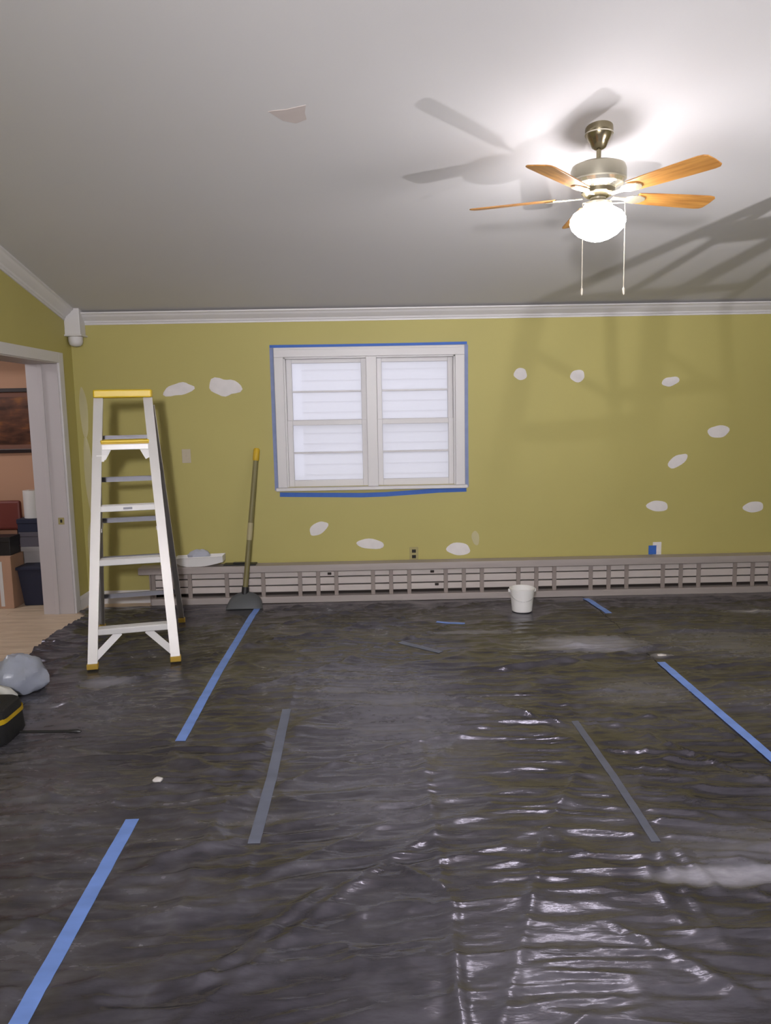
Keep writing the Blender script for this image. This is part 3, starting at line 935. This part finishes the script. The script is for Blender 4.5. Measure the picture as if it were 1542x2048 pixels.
MB().box(PA - 0.012, PA, 6.31, 6.436, 0.012, 0.30).build('end_plate', 'plank_rib', pk, bevel=0.003)
for x, z in ((0.462, 0.235), (0.50, 0.125), (-0.40, 0.235)):
    MB().box(x, x + 0.032, 6.334, 6.345, z, z + 0.020).build('clip', 'plank_inner', pk, bevel=0.003)

# paint tray and rag on the plank
tray = empty('paint_tray', (-1.46, 6.36, 0.33))
tag(tray, 'white plastic paint tray resting on the end of the metal plank', 'paint tray')
def tray_shell():
    mb = MB()
    xs = np.linspace(0, 1, 9)
    out = []
    L, Wd = 0.40, 0.13
    vs, fs = [], []
    for shell, inset in ((0, 0.0), (1, 0.006)):
        for i, t in enumerate(xs):
            xx = -1.665 + L * t
            zb = 0.3315 + 0.036 * max(0, (t - .55) / .45) ** 1.3 + 0.04 * max(0, (.22 - t) / .22) ** 1.6 + inset * 1.1
            zt = 0.405 + 0.012 * t
            ww = Wd / 2 - inset
            for yy_, z_ in ((-ww, zt), (-ww * .86, zb), (ww * .86, zb), (ww, zt)):
                vs.append((xx + (inset if i == 0 else -inset if i == 8 else 0), 6.372 + yy_, z_))
    n = 9 * 4
    for s in (0, 1):
        for i in range(8):
            for k in range(3):
                a = s * n + 4 * i + k
                fs.append((a, a + 1, a + 5, a + 4))
        fs.append((s * n, s * n + 1, s * n + 2, s * n + 3))
        fs.append((s * n + 32, s * n + 33, s * n + 34, s * n + 35))
    for i in range(8):
        fs.append((4 * i, 4 * i + 4, n + 4 * i + 4, n + 4 * i))
        fs.append((4 * i + 3, 4 * i + 7, n + 4 * i + 7, n + 4 * i + 3))
    fs.append((0, 3, n + 3, n)); fs.append((32, 35, n + 35, n + 32))
    return mb.add(vs, fs)
tray_shell().build('shell', 'white_plastic', tray, smooth=True)
MB().tube([(-1.665, 6.307, .405), (-1.265, 6.307, .417), (-1.265, 6.437, .417), (-1.665, 6.437, .405), (-1.665, 6.307, .405)], 0.005, 8).build('rim', 'white_plastic', tray, smooth=True)

def lump(name, c, r, material, seed, amp=0.22, flat=0.0, n=18, mrows=12, freq=2.2):
    """crumpled cloth or film: displaced ellipsoid, flat underneath"""
    from mathutils import noise as nz
    vs, fs = [], []
    for i in range(mrows + 1):
        ph = -PI / 2 + PI * i / mrows
        for k in range(n):
            th = 2 * PI * k / n
            d = Vector((math.cos(ph) * math.cos(th), math.cos(ph) * math.sin(th), math.sin(ph)))
            s = 1 + amp * (nz.noise(d * freq + Vector((seed * 3.1, 0, seed))) * 1.4 + 0.6 * abs(nz.noise(d * freq * 2.6 + Vector((0, seed, 1)))))
            p = Vector((d.x * r[0] * s, d.y * r[1] * s, d.z * r[2] * s))
            p.z = max(p.z, -r[2] * 0.55)
            vs.append((c[0] + p.x, c[1] + p.y, c[2] + r[2] * .55 + p.z))
    for i in range(mrows):
        for k in range(n):
            k2 = (k + 1) % n
            fs.append((i * n + k, i * n + k2, (i + 1) * n + k2, (i + 1) * n + k))
    fs.append(tuple(range(n - 1, -1, -1)))
    fs.append(tuple(range(mrows * n, (mrows + 1) * n)))
    return MB().add(vs, fs).build(name, material, smooth=True)
tag(lump('rag', (-1.47, 6.37, 0.375), (0.085, 0.045, 0.06), 'rag_blue', 5), 'pale blue-grey rag bunched in the white paint tray', 'rag')
bp = empty('sanding_block', (-1.13, 6.36, 0.33))
tag(bp, 'flat black sanding pad lying on the plank beside the tray', 'sanding pad')
MB().box(-1.265, -0.995, 6.325, 6.425, 0.330, 0.341).build('pad', 'black_plastic', bp, bevel=0.003)
MB().box(-1.19, -1.06, 6.355, 6.395, 0.341, 0.352).build('grip', 'black_plastic', bp, bevel=0.004)

# long-handled dustpan leaning on the wall
dp = empty('long_handled_dustpan', (-1.075, 6.20, 0))
tag(dp, 'grey dustpan on a tall pole with yellow grip leaning left of the window', 'dustpan')
pan = MB()
n = 14
vs = []
for j, yv in enumerate((6.125, 6.17, 6.215, 6.255)):
    hgt = (0.012, 0.085, 0.118, 0.115)[j]
    wd = (0.150, 0.147, 0.140, 0.132)[j]
    for k in range(n + 1):
        a = PI * k / n
        vs.append((-1.075 + wd * math.cos(a), yv, 0.012 + hgt * math.sin(a) ** 0.8))
fs = []
for j in range(3):
    for k in range(n):
        a = j * (n + 1) + k
        fs.append((a, a + 1, a + n + 2, a + n + 1))
fs.append(tuple(range(3 * (n + 1), 4 * (n + 1))))
fs.append(tuple(range(n, -1, -1)))
fs.append((0, n + 1, 2 * n + 2, 3 * n + 3, 4 * n + 3, 3 * n + 2, 2 * n + 1, n))
pan.add(vs, fs)
pan.build('pan', 'grey_pan', dp, smooth=True)
def pole_pt(z):
    t = (z - 0.115) / (1.30 - 0.115)
    return Vector((-1.078 + 0.113 * t, 6.225 + 0.215 * t, z))
MB().tube([pole_pt(0.115), pole_pt(1.205)], 0.0215, 12).build('pole', 'olive_pole', dp, smooth=True)
MB().tube([pole_pt(0.55), pole_pt(0.69)], 0.0235, 12).build('sleeve', 'pole_sleeve', dp, smooth=True)
MB().tube([pole_pt(1.195), pole_pt(1.205), pole_pt(1.29), pole_pt(1.30)], [.020, .0265, .0265, .018], 12).build('grip', 'ochre_grip', dp, smooth=True)
MB().tube([pole_pt(0.10), pole_pt(0.17)], 0.029, 12).build('socket', 'black_plastic', dp, smooth=True)

# white pail
pl = empty('pail', (1.145, 5.87, 0.016))
tag(pl, 'small white plastic pail on the black plastic in front of the plank', 'pail')
c = (1.145, 5.87, 0.016)
MB().lathe([(0.072, 0), (0.078, 0.004), (0.094, 0.165), (0.094, 0.172), (0.100, 0.172), (0.100, 0.185), (0.094, 0.187), (0.090, 0.185), (0.075, 0.012), (0.0, 0.010)], c, 30, cap=False).build('body', 'pail_plastic', pl, smooth=True)
hb = MB()
pts = []
for i in range(15):
    a = PI * i / 14
    pts.append((1.145 + 0.103 * math.cos(a), 5.87 - 0.085 * math.sin(a), 0.016 + 0.165 - 0.075 * math.sin(a)))
hb.tube(pts, 0.0022, 6)
hb.build('handle', 'steel_wire', pl, smooth=True)
for s in (-1, 1):
    MB().lathe([(0.010, -0.012), (0.010, 0.012)], (1.145 + s * 0.100, 5.87, 0.181), 10).build('ear', 'pail_plastic', pl)

# wall plates
def plate(x, z, kind, label, material):
    r = empty(kind, (x, YF, z))
    tag(r, label, 'switch' if kind == 'light_switch' else 'outlet')
    MB().box(x - 0.037, x + 0.037, YF - 0.006, YF, z - 0.058, z + 0.058).build('plate', material, r, bevel=0.003)
    if kind == 'light_switch':
        MB().box(x - 0.006, x + 0.006, YF - 0.016, YF - 0.006, z - 0.006, z + 0.012).build('toggle', material, r, bevel=0.002)
    else:
        for s in (-1, 1):
            MB().box(x - 0.017, x + 0.017, YF - 0.0085, YF - 0.005, z + s * 0.024 - 0.014, z + s * 0.024 + 0.014).build('receptacle', 'dark_hole' if material == 'plate_yellowed' else material, r, bevel=0.002)
    return r
plate(-1.558, 1.245, 'light_switch', 'ivory light switch plate on the wall beside the ladder', 'plate_ivory')
plate(0.333, 0.375, 'wall_outlet', 'yellowed wall outlet with dark sockets just above the plank', 'plate_yellowed')
plate(2.42, 0.375, 'wall_outlet', 'white wall outlet partly covered by a blue tape piece', 'spackle')
mb = MB().box(2.345, 2.412, YF - 0.0105, YF - 0.0088, 0.328, 0.405)
o = mb.build('masking_tape', 'blue_tape')
tag(o, 'short blue tape piece over the outlet above the plank', 'tape')

# ------------------------------------------------------------------ stepladder
def make_ladder(loc, rz, label, zoff=0.006):
    """local x = width, y = away from the user, z = up; front feet at y = 0"""
    r = empty('stepladder', loc, rz)
    tag(r, label, 'stepladder', 'stepladders in the room')
    H_, SET, BASE, TOPR = 1.70, 0.42, 0.98, 0.47
    def fr(z):
        return SET * z / H_
    def rr(z):
        return BASE + (TOPR - BASE) * z / H_
    def hw(z):
        return 0.252 - 0.098 * z / H_
    def hwr(z):
        return 0.288 - 0.118 * z / H_
    B = lambda mb, n_, m_, p=r, bv=0.0, sm_=False: mb.build(n_, m_, p, world=False, bevel=bv, smooth=sm_)
    for s in (-1, 1):
        # channel-section front rail: web and two flanges
        mb = MB()
        a, b_ = (s * hw(0), fr(0), 0.02), (s * hw(H_), fr(H_), H_)
        mb.bar(a, b_, 0.058, 0.004)
        for q in (-1, 1):
            mb.bar((a[0] + q * 0.027, a[1] + 0.016, a[2]), (b_[0] + q * 0.027, b_[1] + 0.016, b_[2]), 0.004, 0.034)
        B(mb, 'front_rail', 'aluminium')
        mb = MB()
        a, b_ = (s * hwr(0), rr(0), 0.02), (s * hwr(H_ - .06), rr(H_ - .06), H_ - .06)
        mb.bar(a, b_, 0.040, 0.004)
        for q in (-1, 1):
            mb.bar((a[0] + q * 0.018, a[1] - 0.012, a[2]), (b_[0] + q * 0.018, b_[1] - 0.012, b_[2]), 0.004, 0.026)
        B(mb, 'rear_rail', 'aluminium')
        # rubber feet
        B(MB().box(s * hw(0) - 0.034, s * hw(0) + 0.034, -0.012, 0.042, 0.0, 0.034), 'foot', 'ochre_rubber', bv=0.004)
        B(MB().box(s * hwr(0) - 0.026, s * hwr(0) + 0.026, BASE - 0.035, BASE + 0.012, 0.0, 0.032), 'foot', 'ochre_rubber', bv=0.004)
        # knee brace from the lowest step to the rail foot
        B(MB().bar((s * 0.085, fr(.205) + 0.02, 0.205), (s * (hw(0.06) - 0.012), fr(.06) + 0.012, 0.062), 0.044, 0.004, side=(0.75, 0, s * 0.65)), 'knee_brace', 'bright_aluminium')
        # spreader arms
        mb = MB()
        z0 = 0.84
        yf, yr_ = fr(z0) + .03, rr(z0) - .03
        mb.bar((s * (hw(z0) - .034), yf, z0), (s * (hwr(z0) - .024), yr_, z0 - 0.02), 0.004, 0.024)
        B(mb, 'spreader', 'aluminium')
        # gusset under the shelf
        B(MB().bar((s * (hw(1.30) - .03), fr(1.30) + .004, 1.30), (s * (hw(1.37) - 0.065), fr(1.37) + .004, 1.372), 0.05, 0.004, side=(1, 0, 0)), 'gusset', 'bright_aluminium')
    # treads
    for i, z in enumerate((0.222, 0.645, 0.982, 1.375)):
        w = hw(z) - 0.026
        y = fr(z)
        st = B(MB().add([(-w, y - .006, z - .022), (w, y - .006, z - .022), (w, y - .006, z + .016), (-w, y - .006, z + .016),
                         (-w, y + .078, z - .022), (w, y + .078, z - .022), (w, y + .078, z + .016), (-w, y + .078, z + .016)],
                        [(0, 3, 2, 1), (4, 5, 6, 7), (0, 1, 5, 4), (1, 2, 6, 5), (2, 3, 7, 6), (3, 0, 4, 7)]), 'step', 'bright_aluminium', bv=0.004)
        for g in range(4):
            yy_ = y + 0.008 + g * 0.018
            B(MB().box(-w + .01, w - .01, yy_, yy_ + 0.006, z + .0155, z + .0185), 'tread_rib', 'aluminium', st)
        if i == 2:
            B(MB().box(-0.028, 0.028, y - .0075, y - .0055, z - 0.010, z + 0.004), 'badge', 'badge_and_shade_aluminium', st)
    # rear rungs, their shade painted as a darker aluminium
    for z in (0.258, 0.552, 0.842, 1.138, 1.424):
        w = hwr(z) - 0.018
        mb = MB().bar((-w, rr(z), z), (w, rr(z), z), 0.006, 0.034, side=(0, 1, 0))
        mb.bar((-w, rr(z) - .012, z + .017), (w, rr(z) - .012, z + .017), 0.026, 0.004, side=(0, 1, 0))
        B(mb, 'rear_rung', 'badge_and_shade_aluminium')
    # moulded top cap
    w = 0.182
    cap = MB().prism([(-w, -0.10), (w, -0.10), (w + .004, -0.06), (w + .004, 0.05), (w - .01, 0.095), (-w + .01, 0.095), (-w - .004, 0.05), (-w - .004, -0.06)], H_ - 0.008, H_ + 0.044, axis=2)
    cap.shift((0, fr(H_) + 0.065, 0))
    B(cap, 'top_cap', 'yellow_plastic', bv=0.008)
    B(MB().box(-0.11, 0.11, fr(H_) + .02, fr(H_) + .11, H_ + .0435, H_ + .046), 'tool_slot', 'ochre_rubber')
    # folding pail shelf
    z = 1.412
    sh = B(MB().prism([(-0.150, 0.0), (0.150, 0.0), (0.162, 0.05), (0.150, 0.22), (-0.150, 0.22), (-0.162, 0.05)], z - 0.012, z + 0.006, axis=2).shift((0, fr(z) - 0.012, 0)), 'pail_shelf', 'yellow_plastic', bv=0.005)
    B(MB().box(-0.150, 0.150, fr(z) - .008, fr(z) + .004, z - .028, z - .010), 'shelf_lip', 'ochre_grip', sh)
    # sticker on the rail
    B(MB().add([(-0.196, fr(1.31) - .006, 1.28), (-0.135, fr(1.31) - .006, 1.28), (-0.118, fr(1.33) - .006, 1.322), (-0.178, fr(1.33) - .006, 1.322),
                (-0.196, fr(1.31) - .003, 1.28), (-0.135, fr(1.31) - .003, 1.28), (-0.118, fr(1.33) - .003, 1.322), (-0.178, fr(1.33) - .003, 1.322)],
               [(0, 3, 2, 1), (4, 5, 6, 7), (0, 1, 5, 4), (1, 2, 6, 5), (2, 3, 7, 6), (3, 0, 4, 7)]), 'warning_tag', 'white_plastic')
    return r
LAD = make_ladder((-1.540, 4.752, 0.015), R(13.6), 'white metal stepladder with yellow top cap and yellow shelf')

# ------------------------------------------------------------------ things at the left edge
tb = empty('tool_bag', (-1.93, 3.68, 0.006))
tag(tb, 'black tool bag with a yellow band at the left edge', 'tool bag')
def rounded(x0, x1, y0, y1, z0, z1, rad, taper=0.0):
    mb = MB()
    prof = []
    for cx_, cy_, a0 in ((x1 - rad, y1 - rad, 0), (x0 + rad, y1 - rad, 90), (x0 + rad, y0 + rad, 180), (x1 - rad, y0 + rad, 270)):
        for k in range(5):
            a = R(a0 + 90 * k / 4)
            prof.append((cx_ + rad * math.cos(a), cy_ + rad * math.sin(a)))
    n = len(prof)
    cx_, cy_ = (x0 + x1) / 2, (y0 + y1) / 2
    rows = [(z0, .96), (z0 + .015, 1.0), (z1 - .03, 1 - taper), (z1 - .008, .97 - taper), (z1, .9 - taper)]
    vs = [(cx_ + (x - cx_) * s, cy_ + (y - cy_) * s, z) for z, s in rows for x, y in prof]
    fs = [(j * n + k, j * n + (k + 1) % n, (j + 1) * n + (k + 1) % n, (j + 1) * n + k) for j in range(len(rows) - 1) for k in range(n)]
    fs += [tuple(range(n - 1, -1, -1)), tuple(range((len(rows) - 1) * n, len(rows) * n))]
    return mb.add(vs, fs)
rounded(-2.21, -1.80, 3.555, 3.83, 0.014, 0.190, 0.06, .05).build('body', 'tool_black', tb, smooth=True)
rounded(-2.208, -1.804, 3.552, 3.833, 0.128, 0.150, 0.06, .0).build('yellow_band', 'tool_yellow', tb, smooth=True)
MB().box(-2.05, -1.87, 3.545, 3.556, 0.075, 0.118).build('front_pocket', 'tool_yellow', tb, bevel=.004)
MB().tube([(-2.06, 3.69, .18), (-2.04, 3.69, .235), (-1.97, 3.69, .255), (-1.90, 3.69, .235), (-1.87, 3.69, .18)], 0.011, 8).build('handle', 'tool_black', tb, smooth=True)
pb = empty('pry_bar', (-1.62, 3.70, 0.02))
tag(pb, 'thin black pry bar on the plastic beside the tool bag', 'pry bar')
MB().tube([(-1.79, 3.700, .034), (-1.64, 3.70, .032), (-1.54, 3.697, .032)], 0.0075, 8).build('shaft', 'black_plastic', pb, smooth=True)
MB().tube([(-1.545, 3.697, .032), (-1.50, 3.695, .032), (-1.485, 3.694, .030)], [.009, .011, .004], 8).build('claw', 'black_plastic', pb, smooth=True)
tag(lump('plastic_bag', (-2.09, 4.36, 0.013), (0.15, 0.13, 0.135), 'bag_film', 9, amp=.18, n=26, mrows=18), 'crumpled bluish translucent plastic bag in front of the bare floor', 'plastic bag')
tag(lump('rag', (-2.06, 4.06, 0.025), (0.09, 0.07, 0.075), 'rag_white', 21, amp=.2), 'white rag between the plastic bag and the tool bag', 'rag')

# ------------------------------------------------------------------ ceiling fans
def make_fan(cx, cy, drop, a0, label, globe):
    zc = ceil_z(cy)
    zb = zc - drop                      # blade plane
    r = empty('ceiling_fan', (cx, cy, zc))
    tag(r, label, 'ceiling fan', 'ceiling fans with globe lights')
    c = (cx, cy, 0)
    cano = MB().lathe([(0.066, zc + .015), (0.068, zc - .012), (0.066, zc - .035), (0.050, zc - .060), (0.046, zc - .066), (0.034, zc - .092), (0.020, zc - .100)], c, 26)
    cano.build('canopy', 'antique_brass', r, smooth=True)
    MB().lathe([(0.0685, zc - .030), (0.0685, zc - .024), (0.0670, zc - .024), (0.067, zc - .030)], c, 26).build('canopy_ring', 'polished_brass', r, smooth=True)
    MB().tube([(cx, cy, zc - .09), (cx, cy, zb + .155)], 0.012, 12).build('downrod', 'antique_brass', r, smooth=True)
    MB().lathe([(0.024, zb + .165), (0.032, zb + .158), (0.10, zb + .150), (0.128, zb + .138), (0.135, zb + .120), (0.135, zb + .072), (0.128, zb + .064)], c, 36).build('motor_housing', 'motor_brass', r, smooth=True)
    MB().lathe([(0.130, zb + .066), (0.122, zb + .050), (0.090, zb + .038), (0.085, zb + .030)], c, 36).build('motor_vent_ring', 'polished_brass', r, smooth=True)
    MB().lathe([(0.082, zb + .032), (0.082, zb + .010), (0.062, zb - .004), (0.040, zb - .010)], c, 30).build('flywheel', 'antique_brass', r, smooth=True)
    MB().lathe([(0.038, zb - .004), (0.038, zb - .018), (0.046, zb - .026), (0.068, zb - .034), (0.070, zb - .046)], c, 30).build('light_fitter', 'motor_brass', r, smooth=True)
    for k in range(5):
        a = a0 + k * 2 * PI / 5
        mt = Matrix.Translation((cx, cy, zb)) @ Matrix.Rotation(a, 4, 'Z')
        pit = Matrix.Rotation(R(-11), 4, 'X')
        # blade outline in its own plane (x outward)
        out = [(0.205, -.050), (0.30, -.058), (0.48, -.066), (0.600, -.069), (0.628, -.064), (0.642, -.050), (0.646, 0), (0.642, .050), (0.628, .064), (0.600, .069), (0.48, .066), (0.30, .058), (0.205, .050)]
        bl = empty_part = MB().prism(out, -0.003, 0.003, axis=2).xf(pit)
        bo = bl.build('blade', 'blade_wood', r, world=False, bevel=0.0015)
        bo.location = (0, 0, zb - zc)
        bo.rotation_euler = (0, 0, a)
        ir = MB()
        ir.prism([(0.075, -.018), (0.115, -.013), (0.150, -.016), (0.175, -.036), (0.215, -.042), (0.250, -.026), (0.262, 0), (0.250, .026), (0.215, .042), (0.175, .036), (0.150, .016), (0.115, .013), (0.075, .018)], -0.010, -0.004, axis=2)
        ir.xf(pit)
        io = ir.build('blade_iron', 'polished_brass', bo, world=False, bevel=0.0015)
    # opal schoolhouse globe
    z0 = zb - .044
    prof = [(0.060, 0.006), (0.062, -.010), (0.082, -.018), (0.118, -.042), (0.134, -.068), (0.136, -.090), (0.126, -.118), (0.098, -.148), (0.060, -.170), (0.025, -.182), (0.006, -.184)]
    MB().lathe([(q, z0 + w * 0.95) for q, w in prof], c, 40).build('globe', globe, r, smooth=True)
    for dx in (-0.098, 0.098):
        ch = MB()
        zt = zb - .040
        ch.tube([(cx + dx * .62, cy - .02, zt), (cx + dx * 1.05, cy - .10, zt - .02), (cx + dx * 1.05, cy - .105, zt - .06), (cx + dx * 1.05, cy - .105, zt - .42)], 0.0022, 6)
        co_ = ch.build('pull_chain', 'chain_brass', r, smooth=True)
        q = MB().lathe([(0.001, zt - .455), (0.006, zt - .448), (0.006, zt - .425), (0.002, zt - .418)], (cx + dx * 1.05, cy - .105, 0), 10)
        q.shift(-Vector((cx, cy, zc)))
        q.build('pull_knob', 'chain_brass', co_, smooth=True, world=False)
    return r
make_fan(1.142, 3.97, 0.318, R(14.4), 'ceiling fan with five wooden blades and a lit round globe', 'lit_globe')

# ------------------------------------------------------------------ side work light, added rear fill light and ladder out of the picture
def work_light(loc, aim, rad, globe, label, hood=0.012):
    x, y, z = loc
    r = empty('work_light', (x, y, 0))
    tag(r, label, 'work light', 'work lights on stands')
    for k in range(3):
        a = R(30 + 120 * k)
        MB().tube([(x, y, min(0.45, z * .6)), (x + .38 * math.cos(a), y + .38 * math.sin(a), 0.03)], 0.012, 8).build('leg', 'tool_yellow', r, smooth=True)
    MB().tube([(x, y, min(0.40, z * .5)), (x, y, z - rad - .05)], 0.014, 10).build('pole', 'tool_yellow', r, smooth=True)
    d = (Vector(aim) - Vector(loc)).normalized()
    q = d.to_track_quat('Z', 'Y').to_matrix().to_4x4()
    mt = Matrix.Translation(Vector(loc)) @ q
    MB().lathe([(rad * .5, -.10), (rad * .9, -.07), (rad * 1.15, -.004), (rad * 1.15, hood), (rad * 1.08, hood), (rad * 1.08, -.003)], (0, 0, 0), 24).xf(mt).build('housing', 'tool_black', r, smooth=True)
    MB().lathe([(rad, -.002), (rad, .004)], (0, 0, 0), 24).xf(mt).build('lamp_glass', globe, r)
    MB().tube([(x, y, z - rad - .06), (x, y, z - rad * .8)], 0.02, 8).build('bracket', 'tool_black', r, smooth=True)
    return r
work_light((3.50, 1.95, 0.52), (1.7, 4.1, 3.0), 0.045, 'lit_flood_side', 'work light on a short stand out of view on the right', 0.095)
work_light((-0.25, -1.0, 2.05), (1.1, 5.5, 2.05), 0.15, 'lit_fill_rear', 'added fill light on a tall stand behind the viewer', 0.15)
L2 = make_ladder((2.78, 3.42, 0.014), R(-16), 'second, taller stepladder standing out of view on the right')
L2.scale = (1.15, 1.1, 1.32)
